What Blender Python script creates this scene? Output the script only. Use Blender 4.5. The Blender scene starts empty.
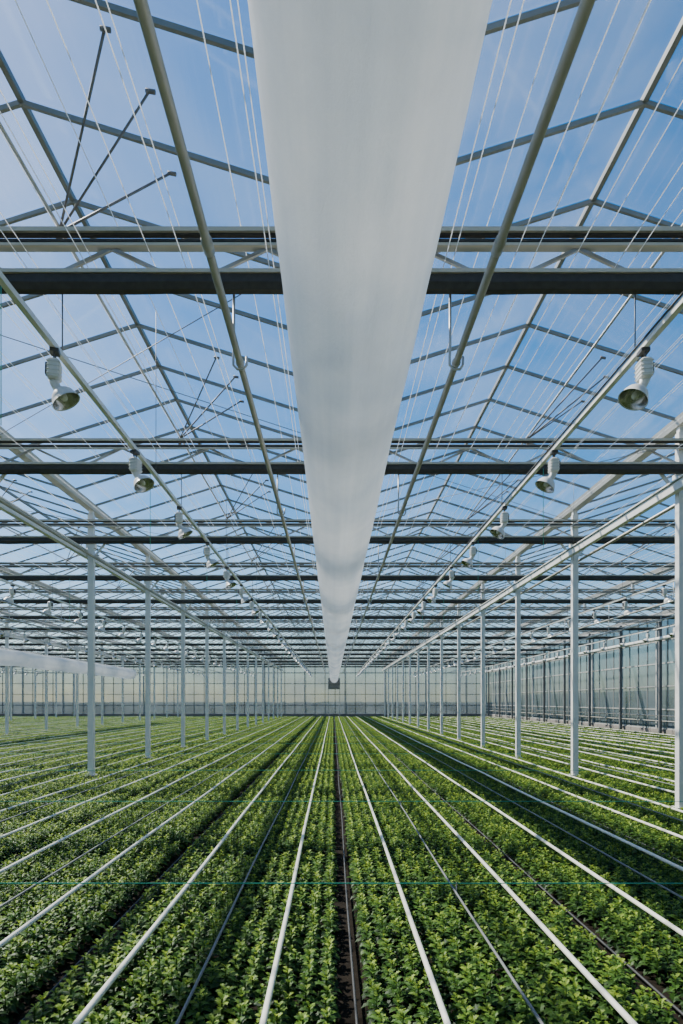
import bpy, math, random
from mathutils import Vector, Matrix
random.seed(7)
S = bpy.context.scene
COL = S.collection

# ---------------------------------------------------------------- layout
EYE = 1.70            # camera height
BAY = 10.3            # post row spacing
HB = BAY/2            # gutter spacing
TR = 4.45             # truss spacing
Y0 = 1.2              # first truss in front of camera
YB, YE = -12.15, 70.2 # back / end wall
XL, XR = -36.05, 15.75
GUT = EYE+4.1; RID = EYE+4.95
TOPC = EYE+3.76; BOTC = EYE+3.42
CX = 0.1
trY = [Y0+TR*k for k in range(-2, 16) if Y0+TR*k < YE-0.5]

# ---------------------------------------------------------------- materials
def mat(name, col, rough=0.5, metal=0.0, noise=0.0, nscale=8.0, bump=0.0, spec=0.5):
    m = bpy.data.materials.new(name); m.use_nodes = True
    nt = m.node_tree; b = nt.nodes['Principled BSDF']
    b.inputs['Base Color'].default_value = (*col, 1)
    b.inputs['Roughness'].default_value = rough
    b.inputs['Metallic'].default_value = metal
    b.inputs['Specular IOR Level'].default_value = spec
    tc = nt.nodes.new('ShaderNodeTexCoord')
    n = nt.nodes.new('ShaderNodeTexNoise'); n.inputs['Scale'].default_value = nscale
    n.inputs['Detail'].default_value = 4
    nt.links.new(tc.outputs['Object'], n.inputs['Vector'])
    if noise > 0:
        mx = nt.nodes.new('ShaderNodeMix'); mx.data_type = 'RGBA'
        mx.inputs[6].default_value = (*[c*(1-noise) for c in col], 1)
        mx.inputs[7].default_value = (*[min(1, c*(1+noise)) for c in col], 1)
        nt.links.new(n.outputs['Fac'], mx.inputs[0])
        nt.links.new(mx.outputs[2], b.inputs['Base Color'])
    if bump > 0:
        bp = nt.nodes.new('ShaderNodeBump'); bp.inputs['Strength'].default_value = bump
        bp.inputs['Distance'].default_value = 0.02
        nt.links.new(n.outputs['Fac'], bp.inputs['Height'])
        nt.links.new(bp.outputs['Normal'], b.inputs['Normal'])
    return m

M_post = mat('post_white_steel', (0.72, 0.71, 0.67), 0.35, 0.0, 0.08, 3)
M_alu = mat('galvanised_steel', (0.44, 0.435, 0.41), 0.38, 0.25, 0.2, 4)
M_bar = mat('glazing_bar_aluminium', (0.22, 0.225, 0.21), 0.45, 0.15, 0.2, 4)
M_pipe = mat('heating_pipe_grey', (0.35, 0.34, 0.29), 0.33, 0.1, 0.12, 5)
M_rail = mat('white_rail', (0.68, 0.68, 0.63), 0.35, 0.0, 0.08, 5)
M_beige = mat('beige_screen_profile', (0.52, 0.475, 0.38), 0.6, 0.0, 0.15, 6)
M_dark = mat('dark_screen_fabric', (0.058, 0.054, 0.048), 0.8, 0.0, 0.3, 20, spec=0.2)
M_rod = mat('thin_steel_rod', (0.15, 0.15, 0.15), 0.5, 0.3)
M_green = mat('green_cord', (0.03, 0.40, 0.27), 0.6)
M_soil = mat('dark_soil', (0.012, 0.009, 0.006), 0.95, 0, 0.6, 12, 0.8, spec=0.1)
M_hose = mat('grey_drip_hose', (0.15, 0.155, 0.15), 0.6, 0, 0.1)
M_hose2 = mat('black_drip_hose', (0.03, 0.03, 0.03), 0.6, 0, 0.1)
M_wpipe = mat('white_ground_pipe', (0.72, 0.70, 0.60), 0.28, 0, 0.18, 9)
M_lamp = mat('lamp_housing', (0.62, 0.62, 0.58), 0.4, 0.0, 0.08)
M_refl = mat('lamp_reflector', (0.42, 0.42, 0.42), 0.25, 0.9)
M_bulb = mat('lamp_bulb', (0.75, 0.75, 0.7), 0.1)
M_black = mat('black_fitting', (0.05, 0.05, 0.05), 0.5)
M_conc = mat('concrete', (0.20, 0.18, 0.155), 0.9, 0, 0.2, 4, 0.3)
M_grass = mat('outside_ground', (0.07, 0.09, 0.04), 0.95, 0, 0.4, 0.5)
M_hedge = mat('hedge_foliage', (0.06, 0.075, 0.05), 0.9, 0, 0.5, 2.5, 1.0, spec=0.1)

def wiremat():
    m = bpy.data.materials.new('clear_white_nylon_wire'); m.use_nodes = True
    nt = m.node_tree; nt.nodes.clear()
    o = nt.nodes.new('ShaderNodeOutputMaterial'); a = nt.nodes.new('ShaderNodeMixShader'); a.inputs[0].default_value = 0.5
    tl = nt.nodes.new('ShaderNodeBsdfTranslucent'); df = nt.nodes.new('ShaderNodeBsdfDiffuse')
    tl.inputs[0].default_value = (0.98, 0.98, 0.98, 1); df.inputs[0].default_value = (0.95, 0.95, 0.95, 1)
    nt.links.new(tl.outputs[0], a.inputs[1]); nt.links.new(df.outputs[0], a.inputs[2]); nt.links.new(a.outputs[0], o.inputs[0])
    return m
M_wire = wiremat()

def glassmat(name, tint, haze, hazecol, nscale=0.6, var=0.5, tlmix=0.25):
    m = bpy.data.materials.new(name); m.use_nodes = True
    nt = m.node_tree; nt.nodes.clear()
    o = nt.nodes.new('ShaderNodeOutputMaterial')
    tr = nt.nodes.new('ShaderNodeBsdfTransparent'); tr.inputs[0].default_value = (*tint, 1)
    tl = nt.nodes.new('ShaderNodeBsdfTranslucent'); tl.inputs[0].default_value = (*hazecol, 1)
    df = nt.nodes.new('ShaderNodeBsdfDiffuse'); df.inputs[0].default_value = (*hazecol, 1)
    md = nt.nodes.new('ShaderNodeMixShader'); md.inputs[0].default_value = tlmix
    nt.links.new(tl.outputs[0], md.inputs[1]); nt.links.new(df.outputs[0], md.inputs[2])
    tc = nt.nodes.new('ShaderNodeTexCoord')
    n = nt.nodes.new('ShaderNodeTexNoise'); n.inputs['Scale'].default_value = nscale; n.inputs['Detail'].default_value = 7
    nt.links.new(tc.outputs['Object'], n.inputs['Vector'])
    mr = nt.nodes.new('ShaderNodeMapRange')
    mr.inputs[1].default_value = 0.35; mr.inputs[2].default_value = 0.65
    mr.inputs[3].default_value = haze*(1-var); mr.inputs[4].default_value = haze*(1+var)
    nt.links.new(n.outputs['Fac'], mr.inputs[0])
    m1 = nt.nodes.new('ShaderNodeMixShader')
    nt.links.new(mr.outputs[0], m1.inputs[0])
    nt.links.new(tr.outputs[0], m1.inputs[1]); nt.links.new(md.outputs[0], m1.inputs[2])
    gl = nt.nodes.new('ShaderNodeBsdfGlossy'); gl.inputs['Roughness'].default_value = 0.05
    m2 = nt.nodes.new('ShaderNodeMixShader'); m2.inputs[0].default_value = 0.06
    nt.links.new(m1.outputs[0], m2.inputs[1]); nt.links.new(gl.outputs[0], m2.inputs[2])
    nt.links.new(m2.outputs[0], o.inputs[0])
    return m
M_glass = glassmat('roof_glass_pane', (0.95, 0.975, 0.985), 0.068, (0.90, 0.93, 0.96), 0.7, 0.6)
M_poly = glassmat('wall_polycarbonate', (0.52, 0.62, 0.66), 0.55, (0.23, 0.275, 0.29), 0.4, 0.3, 0.45)

def ductmat():
    m = bpy.data.materials.new('white_poly_film'); m.use_nodes = True
    nt = m.node_tree; nt.nodes.clear()
    o = nt.nodes.new('ShaderNodeOutputMaterial')
    tl = nt.nodes.new('ShaderNodeBsdfTranslucent')
    df = nt.nodes.new('ShaderNodeBsdfDiffuse')
    tr = nt.nodes.new('ShaderNodeBsdfTransparent')
    gl = nt.nodes.new('ShaderNodeBsdfGlossy'); gl.inputs['Roughness'].default_value = 0.32
    tc = nt.nodes.new('ShaderNodeTexCoord')
    mp = nt.nodes.new('ShaderNodeMapping'); mp.inputs['Scale'].default_value = (2, 1.2, 2)
    n = nt.nodes.new('ShaderNodeTexNoise'); n.inputs['Scale'].default_value = 2.5; n.inputs['Detail'].default_value = 12
    n.inputs['Roughness'].default_value = 0.8
    nt.links.new(tc.outputs['Object'], mp.inputs[0]); nt.links.new(mp.outputs[0], n.inputs['Vector'])
    # soft blotches stand for duct shading, painted into colour; plus lengthwise streaks
    mp2 = nt.nodes.new('ShaderNodeMapping'); mp2.inputs['Scale'].default_value = (1.1, 0.55, 1.1); mp2.inputs['Location'].default_value = (0, 0.35, 0)
    n2 = nt.nodes.new('ShaderNodeTexNoise'); n2.inputs['Scale'].default_value = 1.0; n2.inputs['Detail'].default_value = 3
    nt.links.new(tc.outputs['Object'], mp2.inputs[0]); nt.links.new(mp2.outputs[0], n2.inputs['Vector'])
    cr2 = nt.nodes.new('ShaderNodeValToRGB')
    cr2.color_ramp.elements[0].position = 0.38; cr2.color_ramp.elements[0].color = (0.74, 0.79, 0.84, 1)
    cr2.color_ramp.elements[1].position = 0.58; cr2.color_ramp.elements[1].color = (1, 1, 1, 1)
    nt.links.new(n2.outputs['Fac'], cr2.inputs[0])
    mp3 = nt.nodes.new('ShaderNodeMapping'); mp3.inputs['Scale'].default_value = (9, 0.12, 3)
    n3 = nt.nodes.new('ShaderNodeTexNoise'); n3.inputs['Scale'].default_value = 1.0; n3.inputs['Detail'].default_value = 4
    nt.links.new(tc.outputs['Object'], mp3.inputs[0]); nt.links.new(mp3.outputs[0], n3.inputs['Vector'])
    cr3 = nt.nodes.new('ShaderNodeValToRGB')
    cr3.color_ramp.elements[0].position = 0.35; cr3.color_ramp.elements[0].color = (0.88, 0.90, 0.92, 1)
    cr3.color_ramp.elements[1].position = 0.6; cr3.color_ramp.elements[1].color = (1, 1, 1, 1)
    nt.links.new(n3.outputs['Fac'], cr3.inputs[0])
    cr = nt.nodes.new('ShaderNodeValToRGB')
    cr.color_ramp.elements[0].position = 0.3; cr.color_ramp.elements[0].color = (0.90, 0.91, 0.915, 1)
    cr.color_ramp.elements[1].position = 0.65; cr.color_ramp.elements[1].color = (0.99, 0.99, 0.985, 1)
    nt.links.new(n.outputs['Fac'], cr.inputs[0])
    mm = nt.nodes.new('ShaderNodeMix'); mm.data_type = 'RGBA'; mm.blend_type = 'MULTIPLY'; mm.inputs[0].default_value = 1
    nt.links.new(cr.outputs[0], mm.inputs[6]); nt.links.new(cr2.outputs[0], mm.inputs[7])
    m3 = nt.nodes.new('ShaderNodeMix'); m3.data_type = 'RGBA'; m3.blend_type = 'MULTIPLY'; m3.inputs[0].default_value = 1
    nt.links.new(mm.outputs[2], m3.inputs[6]); nt.links.new(cr3.outputs[0], m3.inputs[7])
    nt.links.new(m3.outputs[2], tl.inputs[0]); nt.links.new(m3.outputs[2], df.inputs[0])
    bp = nt.nodes.new('ShaderNodeBump'); bp.inputs['Strength'].default_value = 0.6; bp.inputs['Distance'].default_value = 0.03
    nt.links.new(n.outputs['Fac'], bp.inputs['Height'])
    for s in (tl, df, gl): nt.links.new(bp.outputs[0], s.inputs['Normal'])
    a = nt.nodes.new('ShaderNodeMixShader'); a.inputs[0].default_value = 0.27
    nt.links.new(tl.outputs[0], a.inputs[1]); nt.links.new(df.outputs[0], a.inputs[2])
    b = nt.nodes.new('ShaderNodeMixShader'); b.inputs[0].default_value = 0.03
    nt.links.new(a.outputs[0], b.inputs[1]); nt.links.new(tr.outputs[0], b.inputs[2])
    c = nt.nodes.new('ShaderNodeMixShader'); c.inputs[0].default_value = 0.12
    nt.links.new(b.outputs[0], c.inputs[1]); nt.links.new(gl.outputs[0], c.inputs[2])
    nt.links.new(c.outputs[0], o.inputs[0])
    return m
M_duct = ductmat()

def leafmat():
    m = bpy.data.materials.new('chrysanthemum_leaf'); m.use_nodes = True
    nt = m.node_tree; b = nt.nodes['Principled BSDF']; o = nt.nodes['Material Output']
    at = nt.nodes.new('ShaderNodeAttribute'); at.attribute_name = 'leafshade_rand'
    cr = nt.nodes.new('ShaderNodeValToRGB')
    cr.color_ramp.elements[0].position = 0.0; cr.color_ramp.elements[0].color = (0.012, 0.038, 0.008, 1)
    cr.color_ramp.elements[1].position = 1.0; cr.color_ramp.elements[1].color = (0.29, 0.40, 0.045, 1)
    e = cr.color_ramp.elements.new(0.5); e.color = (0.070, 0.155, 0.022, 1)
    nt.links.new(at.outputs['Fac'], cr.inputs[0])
    nt.links.new(cr.outputs[0], b.inputs['Base Color'])
    b.inputs['Roughness'].default_value = 0.5
    b.inputs['Specular IOR Level'].default_value = 0.22
    tl = nt.nodes.new('ShaderNodeBsdfTranslucent')
    hs = nt.nodes.new('ShaderNodeHueSaturation'); hs.inputs['Value'].default_value = 1.5; hs.inputs['Hue'].default_value = 0.485
    nt.links.new(cr.outputs[0], hs.inputs['Color']); nt.links.new(hs.outputs[0], tl.inputs[0])
    mx = nt.nodes.new('ShaderNodeMixShader'); mx.inputs[0].default_value = 0.36
    nt.links.new(b.outputs[0], mx.inputs[1]); nt.links.new(tl.outputs[0], mx.inputs[2])
    nt.links.new(mx.outputs[0], o.inputs[0])
    return m
M_leaf = leafmat()

# ---------------------------------------------------------------- mesh builder
class MB:
    def __init__(s): s.v=[]; s.f=[]; s.m=[]; s.mats=[]; s.sm=[]
    def mi(s, m):
        if m not in s.mats: s.mats.append(m)
        return s.mats.index(m)
    def add(s, vs, fs, m, smooth=False):
        o=len(s.v); i=s.mi(m); s.v+= [tuple(v) for v in vs]
        for f in fs: s.f.append(tuple(o+a for a in f)); s.m.append(i); s.sm.append(smooth)
    def box(s, c, sz, m):
        x,y,z=[a/2 for a in sz]
        vs=[(c[0]+i*x,c[1]+j*y,c[2]+k*z) for i in(-1,1) for j in(-1,1) for k in(-1,1)]
        s.add(vs,[(0,1,3,2),(4,6,7,5),(0,4,5,1),(2,3,7,6),(0,2,6,4),(1,5,7,3)],m)
    def rbox(s,c,sz,r,m):
        x,y,z=[a/2 for a in sz]
        def oct(ix,iy,zz): return [(c[0]+px,c[1]+py,c[2]+zz) for px,py in((ix-r,iy),(ix,iy-r),(ix,-iy+r),(ix-r,-iy),(-ix+r,-iy),(-ix,-iy+r),(-ix,iy-r),(-ix+r,iy))]
        vs=oct(x-r,y-r,z)+oct(x,y,z-r)+oct(x,y,-z+r)+oct(x-r,y-r,-z)
        fs=[tuple(range(8))]
        for i in range(3):
            for k in range(8): fs.append((i*8+k,i*8+(k+1)%8,(i+1)*8+(k+1)%8,(i+1)*8+k))
        fs.append(tuple(24+k for k in range(8))[::-1])
        s.add(vs,fs,m)
    def beam(s,p,q,w,h,m,up=(0,0,1)):
        p=Vector(p);q=Vector(q);d=(q-p).normalized();u=Vector(up)
        if abs(d.dot(u))>0.98:u=Vector((0,1,0))
        a=d.cross(u).normalized();b=a.cross(d).normalized()
        vs=[]
        for e in(p,q):
            for i,j in((-1,-1),(1,-1),(1,1),(-1,1)): vs.append(e+a*i*w/2+b*j*h/2)
        s.add(vs,[(0,1,2,3),(7,6,5,4),(0,4,5,1),(1,5,6,2),(2,6,7,3),(3,7,4,0)],m)
    def tube(s,pts,r,m,n=8,cap=True):
        pts=[Vector(p) for p in pts]; vs=[];fs=[]
        ref=None
        for i,p in enumerate(pts):
            d=(pts[min(i+1,len(pts)-1)]-pts[max(i-1,0)]).normalized()
            if ref is None:
                ref=Vector((0,0,1)) if abs(d.z)<0.9 else Vector((1,0,0))
            a=d.cross(ref)
            if a.length<1e-4: ref=Vector((1,0,0)); a=d.cross(ref)
            a.normalize(); b=a.cross(d).normalized(); ref=b
            rr=r[i] if isinstance(r,(list,tuple)) else r
            for k in range(n):
                t=2*math.pi*k/n; vs.append(p+a*math.cos(t)*rr+b*math.sin(t)*rr)
        for i in range(len(pts)-1):
            for k in range(n):
                k2=(k+1)%n; fs.append((i*n+k,i*n+k2,(i+1)*n+k2,(i+1)*n+k))
        if cap:
            fs.append(tuple(range(n))[::-1]); fs.append(tuple((len(pts)-1)*n+k for k in range(n)))
        s.add(vs,fs,m,n>4)
    def lathe(s,prof,m,n=24,c=(0,0,0),sx=1,sy=1,M=None):
        vs=[];fs=[]
        for r,z in prof:
            for k in range(n):
                t=2*math.pi*k/n; v=Vector((r*sx*math.cos(t),r*sy*math.sin(t),z))
                if M is not None: v=M@v
                vs.append(v+Vector(c))
        for i in range(len(prof)-1):
            for k in range(n):
                k2=(k+1)%n; fs.append((i*n+k,i*n+k2,(i+1)*n+k2,(i+1)*n+k))
        s.add(vs,fs,m,True)
    def mesh(s,name):
        me=bpy.data.meshes.new(name); me.from_pydata(s.v,[],s.f)
        for m in s.mats: me.materials.append(m)
        me.polygons.foreach_set('material_index',s.m); me.polygons.foreach_set('use_smooth',s.sm)
        me.update(); return me
    def obj(s,name,loc=(0,0,0),parent=None):
        o=bpy.data.objects.new(name,s.mesh(name)); o.location=loc; COL.objects.link(o)
        if parent: o.parent=parent
        return o
def inst(me,name,loc,rot=(0,0,0)):
    o=bpy.data.objects.new(name,me); o.location=loc; o.rotation_euler=rot; COL.objects.link(o); return o

# ---------------------------------------------------------------- ground
b=MB(); b.add([(XL,YB,0),(XR,YB,0),(XR,YE,0),(XL,YE,0)],[(0,1,2,3)],M_soil); b.obj('floor')
b=MB(); b.add([(-400,-400,-0.06),(400,-400,-0.06),(400,500,-0.06),(-400,500,-0.06)],[(0,1,2,3)],M_grass); b.obj('outside_ground')
def hedge(p,q,h,seed):
    R=random.Random(seed); p=Vector(p);q=Vector(q);d=(q-p);L=d.length;d/=L; nrm=Vector((-d.y,d.x,0))
    n=int(L/0.5); sec=[(-1.0,0),(-1.1,0.35),(-1.1,0.8),(-0.9,1.0),(0.0,1.02),(0.9,1.0),(1.1,0.8),(1.1,0.35),(1.0,0)]
    vs=[];fs=[]
    for i in range(n+1):
        for (a,z) in sec:
            vs.append(p+d*(L*i/n)+nrm*(a+R.uniform(-.1,.1))+Vector((0,0,max(-0.05,h*z+(R.uniform(-.07,.07) if z>0 else -0.05)))))
    m=len(sec)
    for i in range(n):
        for k in range(m-1): fs.append((i*m+k,i*m+k+1,(i+1)*m+k+1,(i+1)*m+k))
    b=MB(); b.add(vs,fs,M_hedge,True); b.obj('outside_hedge')
hedge((-60,76,0),(20,76,0),1.55,1)
hedge((21,-20,0),(21,74,0),2.3,2)

# ---------------------------------------------------------------- roof
b=MB(); g=MB()
ylist=[]; y=Y0-TR*3
while y<YE-0.05: ylist.append(y); y+=TR/4
for k in range(-7,3):
    x0=HB*k; x1=x0+HB; xm=(x0+x1)/2
    for yy in ylist:
        b.beam((x0,yy,GUT+0.04),(xm,yy,RID),0.033,0.04,M_bar)
        b.beam((xm,yy,RID),(x1,yy,GUT+0.04),0.033,0.04,M_bar)
    b.beam((xm,YB,RID+0.02),(xm,YE,RID+0.02),0.045,0.055,M_bar)
    for j in range(len(ylist)-1):
        ya,yb=ylist[j]+0.01,ylist[j+1]-0.01
        for (xa,za,xb,zb) in((x0,GUT+0.07,xm,RID+0.035),(xm,RID+0.035,x1,GUT+0.07)):
            g.add([(xa,ya,za),(xb,ya,zb),(xb,yb,zb),(xa,yb,za)],[(0,1,2,3)],M_glass)
for k in range(-7,4):
    x=HB*k
    prof=[(-0.11,0.07),(-0.09,0.07),(-0.06,-0.02),(0.06,-0.02),(0.09,0.07),(0.11,0.07),(0.075,-0.05),(-0.075,-0.05)]
    vs=[(x+p[0],yy,GUT+p[1]) for yy in(YB,YE) for p in prof]; n=len(prof)
    fs=[(i,(i+1)%n,n+(i+1)%n,n+i) for i in range(n)]
    b.add(vs,fs,M_alu)
roof=b.obj('roof_frame'); g.obj('ceiling_glass_roof')

# ---------------------------------------------------------------- trusses
def truss():
    b=MB(); L=XL+0.1; R=XR-0.35
    b.beam((L,0,TOPC),(R,0,TOPC),0.06,0.05,M_alu)
    b.beam((L,0,BOTC),(R,0,BOTC),0.06,0.05,M_alu)
    b.beam((L,-0.10,TOPC+0.065),(R,-0.10,TOPC+0.065),0.05,0.035,M_beige)
    b.beam((L,-0.08,TOPC+0.037),(R,-0.08,TOPC+0.037),0.04,0.016,M_dark)
    b.beam((L,-0.11,TOPC-0.035),(R,-0.11,TOPC-0.035),0.05,0.022,M_dark)
    b.beam((L,-0.12,TOPC-0.065),(R,-0.12,TOPC-0.065),0.03,0.022,M_beige)
    b.beam((L,-0.13,BOTC+0.05),(R,-0.13,BOTC+0.05),0.05,0.03,M_beige)
    sec=[(-0.14,0.03),(-0.03,0.03),(-0.02,-0.05),(-0.05,-0.085),(-0.12,-0.085),(-0.15,-0.04)]
    nx=int((R-L)/0.25); vs=[];fs=[]
    for i in range(nx+1):
        x=L+(R-L)*i/nx; w=0.005*math.sin(i*2.1)+0.004*math.sin(i*5.3)
        for (yy,zz) in sec: vs.append((x,yy+w,BOTC+zz+(w if zz<0 else 0)))
    n=len(sec)
    for i in range(nx):
        for k in range(n): fs.append((i*n+k,i*n+(k+1)%n,(i+1)*n+(k+1)%n,(i+1)*n+k))
    b.add(vs,fs,M_dark)
    p=HB/8; i=0; x=-7*HB+0.1
    while x<3*HB-0.4:
        z0,z1=(BOTC+0.02,TOPC-0.02) if i%2==0 else (TOPC-0.02,BOTC+0.02)
        b.beam((x,0,z0),(x+p,0,z1),0.028,0.028,M_alu,up=(0,1,0)); x+=p; i+=1
    for k in range(-6,3,2):
        x=HB*k
        b.beam((x,0,TOPC),(x,0,GUT-0.05),0.09,0.09,M_alu)
    for k in range(-7,3):
        xm=HB*k+HB/2
        bx=xm+0.31
        for (dx,dy) in((1.02,-1.0),(1.22,-0.6),(1.19,0.2)):
            zz=RID-(RID-GUT)*dx/(HB/2)-0.03
            b.tube([(bx,0,TOPC+0.12),(xm+dx,dy,zz)],0.011,M_rod,6)
            b.tube([(xm+dx-0.03,dy,zz),(xm+dx+0.04,dy,zz-0.015)],0.017,M_rod,6)
        b.beam((bx,0,TOPC),(bx,0,TOPC+0.14),0.04,0.04,M_rod)
    return b.mesh('lattice_truss')
tm=truss()
for yy in trY: inst(tm,'lattice_truss',(0,yy,0))

# ---------------------------------------------------------------- posts
b=MB()
b.box((0,0,TOPC/2+0.1),(0.12,0.12,TOPC+0.2),M_post)
b.box((0,0,GUT-0.14),(0.09,0.09,0.35),M_post)
b.box((0,0,BOTC-0.12),(0.19,0.15,0.10),M_post)
b.box((0,0,0.05),(0.26,0.26,0.12),M_conc)
b.box((0,0,0.125),(0.2,0.2,0.02),M_post)
for sx in(-1,1): b.beam((sx*0.06,0,BOTC-0.35),(sx*0.32,0,BOTC-0.03),0.04,0.04,M_post,up=(0,1,0))
pm=b.mesh('steel_post')
for k in(-5,-3,-1,1):
    for yy in trY: inst(pm,'steel_post',(HB*k,yy,0))

# ---------------------------------------------------------------- beams along the post rows
for k in(-5,-3,-1,1):
    x=HB*k
    b=MB()
    z=EYE+3.12
    b.beam((x-0.13,YB+0.1,z),(x-0.13,YE-0.1,z),0.09,0.12,M_rail)
    b.beam((x-0.13,YB+0.1,z+0.08),(x-0.13,YE-0.1,z+0.08),0.15,0.02,M_rail)
    b.tube([(x+0.14,YB+0.1,z-0.1),(x+0.14,YE-0.1,z-0.1)],0.028,M_pipe,10)
    for yy in trY: b.beam((x-0.17,yy,z-0.02),(x+0.17,yy,z-0.02),0.03,0.03,M_alu)
    b.obj('longitudinal_beam')

# ---------------------------------------------------------------- overhead heating pipes
def hpipe(x,z):
    b=MB()
    b.tube([(x,YB+0.2,z),(x,YE-0.3,z)],0.028,M_pipe,16)
    for yy in trY:
        b.tube([(x,yy-0.012,z),(x,yy+0.012,z)],0.036,M_alu,14)
        b.tube([(x-0.05,yy,BOTC-0.02),(x-0.05,yy,z+0.13),(x-0.055,yy,z+0.04),(x-0.055,yy,z-0.02),(x-0.02,yy,z-0.055),(x+0.03,yy,z-0.055),(x+0.055,yy,z-0.02),(x+0.055,yy,z+0.05)],0.011,M_alu,8)
    for yy in(4.2,16.8,29.3,41.0,55.0):
        b.tube([(x,yy-0.06,z),(x,yy+0.06,z)],0.035,M_pipe,16)
    b.obj('overhead_heating_pipe')
for k in(-3,-2,-1,0,1):
    for dx in(-0.895,0.895):
        x=CX+0.025+dx+BAY*k
        if x<XR-0.5: hpipe(x,EYE+2.8)

# ---------------------------------------------------------------- lamp rails + lamps
def lampmesh():
    b=MB()
    b.box((0,0,-0.015),(0.07,0.10,0.03),M_black)
    b.beam((0,-0.03,-0.02),(0,-0.03,-0.10),0.012,0.02,M_black)
    b.beam((0,0.03,-0.02),(0,0.03,-0.10),0.012,0.02,M_black)
    b.rbox((0,0,-0.165),(0.095,0.14,0.16),0.014,M_lamp)
    for i in range(4): b.rbox((0,0,-0.115-i*0.033),(0.104,0.150,0.010),0.004,M_lamp)
    b.box((-0.056,0,-0.16),(0.02,0.06,0.09),M_black)
    b.tube([(0.0,0,-0.235),(0.008,0,-0.27),(0.03,0,-0.305),(0.055,0,-0.325)],[0.045,0.035,0.035,0.045],M_lamp,14)
    Mx=Matrix.Rotation(math.radians(-30),3,'Y')
    c=(0.05,0,-0.315)
    o=[(0.045,0.0),(0.075,-0.008),(0.102,-0.03),(0.122,-0.065),(0.131,-0.098),(0.139,-0.10)]
    i=[(0.139,-0.10),(0.129,-0.094),(0.117,-0.063),(0.098,-0.035),(0.07,-0.018),(0.0,-0.012)]
    b.lathe(o,M_lamp,28,c,0.85,1.12,Mx); b.lathe(i,M_refl,28,c,0.85,1.12,Mx)
    b.lathe([(0.0,-0.012),(0.02,-0.012),(0.02,-0.03),(0.028,-0.045),(0.028,-0.07),(0.018,-0.088),(0.0,-0.09)],M_bulb,14,c,1,1,Mx)
    return b.mesh('grow_lamp')
lm=lampmesh()
for k in(-3,-2,-1,0,1):
    for s in(-1,1):
        x=CX+0.03+s*2.37+BAY*k
        if x>XR-0.5: continue
        z=EYE+2.85
        b=MB()
        b.beam((x,YB+0.2,z),(x,YE-0.3,z),0.045,0.045,M_rail)
        b.tube([(x-0.03,YB+0.2,z+0.03),(x-0.03,YE-0.3,z+0.03)],0.009,M_black,6)
        for yy in trY: b.tube([(x,yy,z),(x,yy,BOTC-0.02)],0.006,M_rod,6)
        b.obj('lamp_rail')
        yy=5.5-TR*3
        while yy<YE-1:
            inst(lm,'grow_lamp',(x,yy,z-0.023),(random.uniform(-.04,.04),math.radians(random.uniform(-3,3)),(0 if s<0 else math.pi)+random.uniform(-0.25,0.25)))
            yy+=TR/2

# ---------------------------------------------------------------- air ducts
def duct(x,z,R,yend):
    b=MB(); n=84; vs=[];fs=[]; ys=[]
    y=YB+1
    while y<=yend: ys.append(y); y+=0.10
    for y in ys:
        ph=(y-Y0)/ (TR/2)
        fr=abs((ph+0.5)%1-0.5)
        pinch=0.020*math.exp(-(fr/0.10)**2) if y>9 else 0.006*math.exp(-(fr/0.10)**2)
        r=R*(1-pinch+0.003*math.sin(y*0.7))
        zc=z+0.012*math.cos(2*math.pi*(y-Y0)/TR)
        for k in range(n):
            t=2*math.pi*k/n
            cre=0.016*math.exp(-((t-math.radians(279))/0.05)**2)+0.008*math.exp(-((t-math.radians(238))/0.07)**2)+0.008*math.exp(-((t-math.radians(318))/0.07)**2)
            rr=r*(1+0.003*math.sin(3*t+y*0.2)-cre)
            vs.append((x+rr*math.cos(t),y,zc+rr*math.sin(t)))
    for i in range(len(ys)-1):
        for k in range(n):
            k2=(k+1)%n; fs.append((i*n+k,i*n+k2,(i+1)*n+k2,(i+1)*n+k))
    b.add(vs,fs,M_duct,True)
    o=len(ys)-1
    b.add([vs[o*n+k] for k in range(n)]+[(x+0.2*math.cos(2*math.pi*k/n),ys[-1]+0.35,z+0.2*math.sin(2*math.pi*k/n)) for k in range(n)],
          [(k,(k+1)%n,n+(k+1)%n,n+k) for k in range(n)]+[tuple(n+k for k in range(n))],M_duct,True)
    b.tube([(x,YB+1,z+R+0.03),(x,yend,z+R+0.03)],0.005,M_wire,5)
    for yy in trY:
        if yy>yend or yy<YB+1: continue
        for dx in(-0.12,0.12): b.tube([(x+dx*0.2,yy,z+R),(x+dx,yy,BOTC-0.1)],0.003,M_wire,5)
    b.obj('air_duct')
duct(0.11,EYE+2.15,0.37,YE-2.2)
duct(-14.6,EYE+1.95,0.36,49.5)

b=MB(); z=EYE+1.75; yc=YE-1.05; x=0.11
b.box((x,yc,z),(1.15,1.2,1.1),M_rod)
for sx in(-1,1):
    for sy in(-1,1):
        b.beam((x+sx*0.58,yc+sy*0.6,0),(x+sx*0.58,yc+sy*0.6,z+0.6),0.05,0.05,M_alu)
for i in range(7): b.box((x,yc-0.62,z-0.45+i*0.14),(1.0,0.03,0.04),M_alu)
b.lathe([(0.2,0),(0.26,0.0)],M_alu,20,(x,yc-0.6,z))
b.obj('air_handling_unit')

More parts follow.
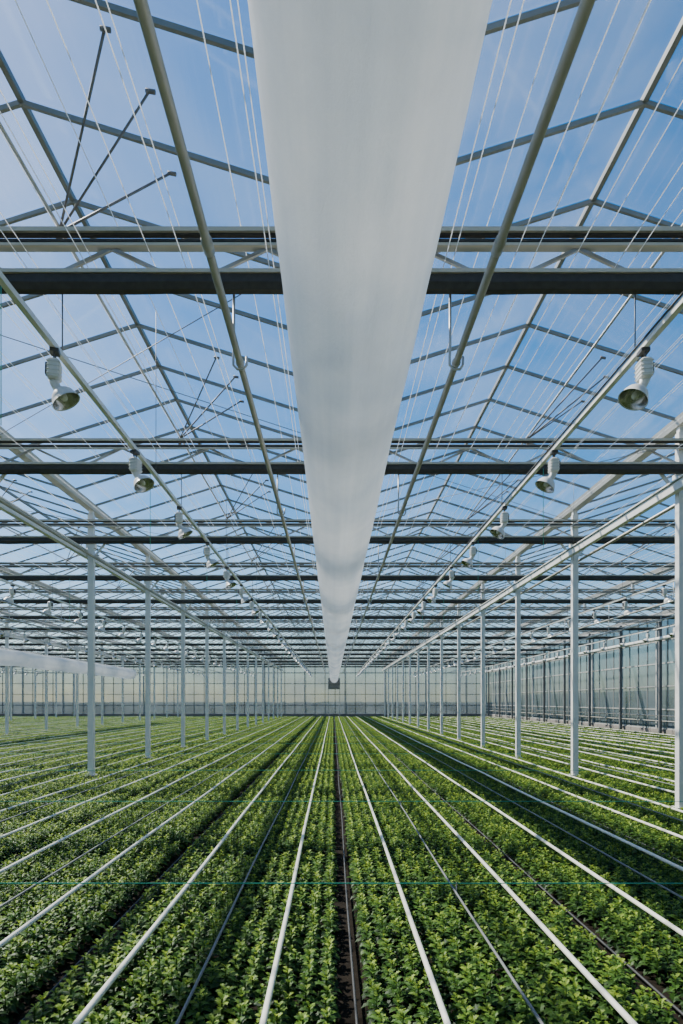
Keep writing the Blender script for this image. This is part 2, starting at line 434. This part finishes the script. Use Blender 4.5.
# ---------------------------------------------------------------- screen wires and bracing
b=MB(); x=XL+0.3; i=0
while x<XR-0.4:
    zz=TOPC+0.10 if i%2==0 else TOPC-0.09
    b.tube([(x,YB+0.1,zz),(x,YE-0.1,zz)],0.0038,M_wire,4,False)
    x+=0.25; i+=1
for dx in(-2.95,-2.6,-2.1,-1.3,-0.62,-0.5,0.68,0.8,1.5,2.2,2.9,3.3):
    b.tube([(CX+dx,YB+0.1,BOTC+0.12),(CX+dx,YE-0.1,BOTC+0.12)],0.0038,M_wire,4,False)
b.obj('screen_support_wires')
b=MB()
for i,yy in enumerate(trY[:-1]):
    if yy<5: continue
    for k in range(-6,2):
        if (i+k)%2: continue
        x0=HB*k; z=TOPC+0.05
        b.tube([(x0,yy,z),(x0+HB,yy+TR,z)],0.005,M_rod,5)
        b.tube([(x0+HB,yy,z),(x0,yy+TR,z)],0.005,M_rod,5)
b.obj('wind_bracing_rods')
b=MB()
for k in range(-7,3):
    xm=HB*k+HB/2+0.31
    b.tube([(xm,YB+0.1,TOPC+0.16),(xm,YE-0.1,TOPC+0.16)],0.013,M_alu,8)
b.obj('vent_drive_shafts')
b=MB()
for yy in trY[3:]:
    for k in(-2,-1,0):
        for dx in(-2.75,2.95):
            x=CX+dx+BAY*k
            b.tube([(x,yy-0.2,BOTC-0.05),(x,yy-0.2,EYE+2.2)],0.004,M_green,5)
            b.tube([(x+0.9,yy+1.1,TOPC+0.1),(x+0.9,yy+1.1,EYE+2.3)],0.003,M_rod,5)
b.obj('hanging_pull_cords')

# ---------------------------------------------------------------- walls
def wall(name,p,q,gable=False):
    p=Vector(p);q=Vector(q);L=(q-p).length;d=(q-p)/L
    b=MB(); n=max(1,round(L/1.03)); T=GUT
    b.add([p+Vector((0,0,0.35)),q+Vector((0,0,0.35)),q+Vector((0,0,T)),p+Vector((0,0,T))],[(0,1,2,3)],M_poly)
    b.beam(p+Vector((0,0,0.17)),q+Vector((0,0,0.17)),0.15,0.36,M_conc)
    for i in range(n+1):
        a=p+d*(L*i/n)
        big=(i%4==0)
        b.beam(a,a+Vector((0,0,T)),0.13 if big else 0.05,0.13 if big else 0.06,M_bar if not big else M_alu)
    for z,h in((0.38,0.06),(1.3,0.05),(2.4,0.05),(3.5,0.06),(4.6,0.09),(T,0.14)):
        b.beam(p+Vector((0,0,z)),q+Vector((0,0,z)),0.06,h,M_alu)
    if gable:
        for k in range(-7,3):
            x0=HB*k; y=p.y
            b.add([(x0,y,T),(x0+HB,y,T),(x0+HB/2,y,RID)],[(0,1,2)],M_glass)
            b.beam((x0,y,T),(x0+HB/2,y,RID),0.05,0.06,M_alu); b.beam((x0+HB,y,T),(x0+HB/2,y,RID),0.05,0.06,M_alu)
            for j in(-1,0,1):
                h=(RID-T)*(1-abs(j)/2); b.beam((x0+HB/2+j*HB/4,y,T),(x0+HB/2+j*HB/4,y,T+h),0.04,0.04,M_alu)
    b.obj(name)
wall('wall_end',(XL,YE,0),(XR,YE,0),True)
wall('wall_back',(XL,YB,0),(XR,YB,0),True)
wall('wall_right',(XR,YB,0),(XR,YE,0))
wall('wall_left',(XL,YB,0),(XL,YE,0))
b=MB()
for yy in trY:
    b.beam((XR-0.25,yy,0),(XR-0.25,yy,GUT-0.05),0.13,0.13,M_rod)
b.tube([(XR-0.3,YB+0.3,EYE+2.95),(XR-0.3,YE-0.3,EYE+2.95)],0.09,M_rail,12)
b.tube([(XR-0.2,YB+0.3,1.0),(XR-0.2,YE-0.3,1.0)],0.03,M_pipe,8)
b.tube([(XR-0.2,YB+0.3,0.75),(XR-0.2,YE-0.3,0.75)],0.03,M_pipe,8)
b.obj('side_wall_columns')

# ---------------------------------------------------------------- crop
BED=1.716; TL=1.0; TOPZ=0.20
prof=[(0,.03),(.14,.10),(.27,.34),(.36,.20),(.52,.50),(.62,.27),(.78,.34),(.86,.15),(1,0)]
def leaf(V,F,A,base,az,el,L,W,curl,shade_rnd):
    ca,sa=math.cos(az),math.sin(az); o=len(V)
    for t,w in prof:
        r=L*t*math.cos(el-curl*t*0.5); z=L*t*math.sin(el-curl*t*0.5)
        cxp,cyp,czp=base[0]+r*ca,base[1]+r*sa,base[2]+z
        wz=w*W*0.35
        V.append((cxp,cyp,czp))
        V.append((cxp-sa*w*W,cyp+ca*w*W,czp+wz)); V.append((cxp+sa*w*W,cyp-ca*w*W,czp+wz))
    for i in range(len(prof)-1):
        a=o+3*i;c=o+3*(i+1)
        F.append((a,c,c+1,a+1)); F.append((a,a+2,c+2,c)); A.extend((shade_rnd,shade_rnd))
def tile(seed):
    R=random.Random(seed); V=[];F=[];A=[]
    nx=14; ny=9
    for i in range(nx):
        for j in range(ny):
            if R.random()<0.012: continue
            x=(i-(nx-1)/2)*0.1125+R.uniform(-.024,.024)*(0.5 if i in(0,nx-1) else 1); y=(j+.5)*TL/ny-TL/2+R.uniform(-.024,.024)
            H=TOPZ*R.uniform(0.60,1.02)*0.92; sc=R.uniform(.85,1.2); a0=R.uniform(0,6.28)
            pr=R.uniform(-.18,.18)
            nl=18
            for l in range(nl):
                t=l/(nl-1)
                az=a0+l*2.4+R.uniform(-.3,.3)
                Ls=(0.092*(1-t)+0.034*t)*sc*R.uniform(.85,1.15)
                if l<2: Ls*=0.8
                el=0.1+1.0*t**1.5+R.uniform(-.25,.25)
                zb=H*(0.26+0.72*t)
                shade_rnd=min(1,max(0,0.08+0.74*t**1.6+R.uniform(-.18,.18)+pr))  # lower leaves darker: understory shade painted into leaf colour, plus random tint
                leaf(V,F,A,(x+R.uniform(-.004,.004),y,zb),az,el,Ls,Ls*0.74,0.9+R.uniform(-.3,.4),shade_rnd)
            o=len(V); r=.004
            V+= [(x-r,y-r,0),(x+r,y-r,0),(x,y+r,0),(x-r,y-r,H),(x+r,y-r,H),(x,y+r,H)]
            for f in((0,1,4,3),(1,2,5,4),(2,0,3,5)): F.append(tuple(o+q for q in f)); A.append(0.3)
    me=bpy.data.meshes.new('bed_section'); me.from_pydata(V,[],F)
    at=me.attributes.new('leafshade_rand','FLOAT','FACE'); at.data.foreach_set('value',A)
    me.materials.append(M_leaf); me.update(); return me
NV=5
tiles=[tile(11+i) for i in range(NV)]
pos=[]
for k in range(-21,9):
    cx=CX+BED*(k+0.5)
    y=YB+0.9
    while y<YE-1.6:
        pos.append((cx,y,0)); y+=TL
random.shuffle(pos)
src=pos[:NV]; pos=pos[NV:]
me=bpy.data.meshes.new('chrysanthemum_crop'); me.from_pydata(pos,[],[])
a=me.attributes.new('rot','FLOAT','POINT'); a.data.foreach_set('value',[random.choice((0,math.pi)) for _ in pos])
a=me.attributes.new('variant','INT','POINT'); a.data.foreach_set('value',[random.randrange(NV) for _ in pos])
crop=bpy.data.objects.new('chrysanthemum_crop',me); COL.objects.link(crop)
ng=bpy.data.node_groups.new('crop_instancer','GeometryNodeTree')
ng.interface.new_socket('Geometry',in_out='INPUT',socket_type='NodeSocketGeometry')
ng.interface.new_socket('Geometry',in_out='OUTPUT',socket_type='NodeSocketGeometry')
gi=ng.nodes.new('NodeGroupInput'); go=ng.nodes.new('NodeGroupOutput'); jn=ng.nodes.new('GeometryNodeJoinGeometry')
rv=ng.nodes.new('GeometryNodeInputNamedAttribute'); rv.data_type='FLOAT'; rv.inputs['Name'].default_value='rot'
cx_=ng.nodes.new('ShaderNodeCombineXYZ'); ng.links.new(rv.outputs['Attribute'],cx_.inputs['Z'])
va=ng.nodes.new('GeometryNodeInputNamedAttribute'); va.data_type='INT'; va.inputs['Name'].default_value='variant'
for i in range(NV):
    o=bpy.data.objects.new('bed_section_%d'%(i+1),tiles[i]); COL.objects.link(o); o.location=src[i]; o.parent=crop
    oi=ng.nodes.new('GeometryNodeObjectInfo'); oi.inputs['Object'].default_value=o; oi.transform_space='ORIGINAL'
    ip=ng.nodes.new('GeometryNodeInstanceOnPoints')
    cp=ng.nodes.new('FunctionNodeCompare'); cp.data_type='INT'; cp.operation='EQUAL'
    ints=[s for s in cp.inputs if s.type=='INT']
    ng.links.new(va.outputs['Attribute'],ints[0]); ints[1].default_value=i
    ng.links.new(gi.outputs[0],ip.inputs['Points']); ng.links.new(cp.outputs[0],ip.inputs['Selection'])
    ng.links.new(oi.outputs['Geometry'],ip.inputs['Instance']); ng.links.new(cx_.outputs[0],ip.inputs['Rotation'])
    ng.links.new(ip.outputs[0],jn.inputs[0])
ng.links.new(jn.outputs[0],go.inputs[0])
md=crop.modifiers.new('instancer','NODES'); md.node_group=ng

# ---------------------------------------------------------------- ground pipes & hoses
PITCH=BED/2
for k in range(-42,19):
    x=CX+PITCH*(k+0.5)
    if x>XR-0.4 or x<XL+0.4: continue
    b=MB(); R=random.Random(k); ph=R.uniform(0,6); pts=[]
    zb=TOPZ+0.006
    if x<-3.3: zb=TOPZ-0.045+R.uniform(-0.02,0.015)
    elif x>3.5: zb=TOPZ-0.032+R.uniform(-0.02,0.015)
    y=YB+0.8
    while y<YE-1.2:
        pts.append((x+0.006*math.sin(y*0.35+ph)+0.0015*math.sin(y*1.3+ph),y,zb+0.004*math.sin(y*0.9+ph))); y+=0.6
    b.tube(pts,0.0165,M_wpipe,10)
    b.obj('white_growing_pipe')
b=MB()
for k in range(-21,9):
    for dx,z,r,mm in((0.02,0.06,0.008,M_hose2),(PITCH+0.02,TOPZ-0.015,0.009,M_hose)):
        x=CX+BED*k+dx
        if x>XR-0.3: continue
        pts=[]; y=YB+0.8
        while y<YE-1.2: pts.append((x+0.006*math.sin(y*0.8+k),y,z)); y+=0.8
        b.tube(pts,r,mm,6)
b.obj('drip_hoses')
b=MB()
for yy in trY:
    b.tube([(XL+0.3,yy-0.2,TOPZ+0.045),(XR-0.3,yy-0.2,TOPZ+0.045)],0.0045,M_green,5)
    x=XL+1
    while x<XR: b.tube([(x,yy-0.2,0),(x,yy-0.2,TOPZ+0.05)],0.006,M_rod,5); x+=BED*3
b.obj('cross_support_cords')

# ---------------------------------------------------------------- light
sd=Vector((-0.62,0.42,0.80)).normalized()
sun=bpy.data.lights.new('sun','SUN'); sun.energy=12.5; sun.angle=math.radians(1.0); sun.color=(1,0.95,0.86)
so=bpy.data.objects.new('sun',sun); COL.objects.link(so); so.rotation_euler=sd.to_track_quat('Z','Y').to_euler(); so.location=(-20,20,40)
w=bpy.data.worlds.new('sky'); S.world=w; w.use_nodes=True; nt=w.node_tree
bg=nt.nodes['Background']; sk=nt.nodes.new('ShaderNodeTexSky'); sk.sky_type='NISHITA'; sk.sun_disc=False
sk.sun_elevation=math.asin(sd.z); sk.sun_rotation=math.atan2(sd.x,sd.y)
sk.air_density=1.0; sk.dust_density=0.7; sk.ozone_density=3.0
hs=nt.nodes.new('ShaderNodeHueSaturation'); hs.inputs['Saturation'].default_value=1.5
nt.links.new(sk.outputs[0],hs.inputs['Color'])
nt.links.new(hs.outputs[0],bg.inputs[0]); bg.inputs[1].default_value=0.21

# ---------------------------------------------------------------- camera
cd=bpy.data.cameras.new('camera'); cam=bpy.data.objects.new('camera',cd); COL.objects.link(cam)
cam.location=(0,0,EYE); cam.rotation_euler=(math.radians(90),0,0)
cd.sensor_fit='VERTICAL'; cd.sensor_height=36; cd.sensor_width=24; cd.lens=24.0
cd.shift_y=189/1024; cd.shift_x=8.5/1024
cd.clip_start=0.05; cd.clip_end=1500
S.camera=cam
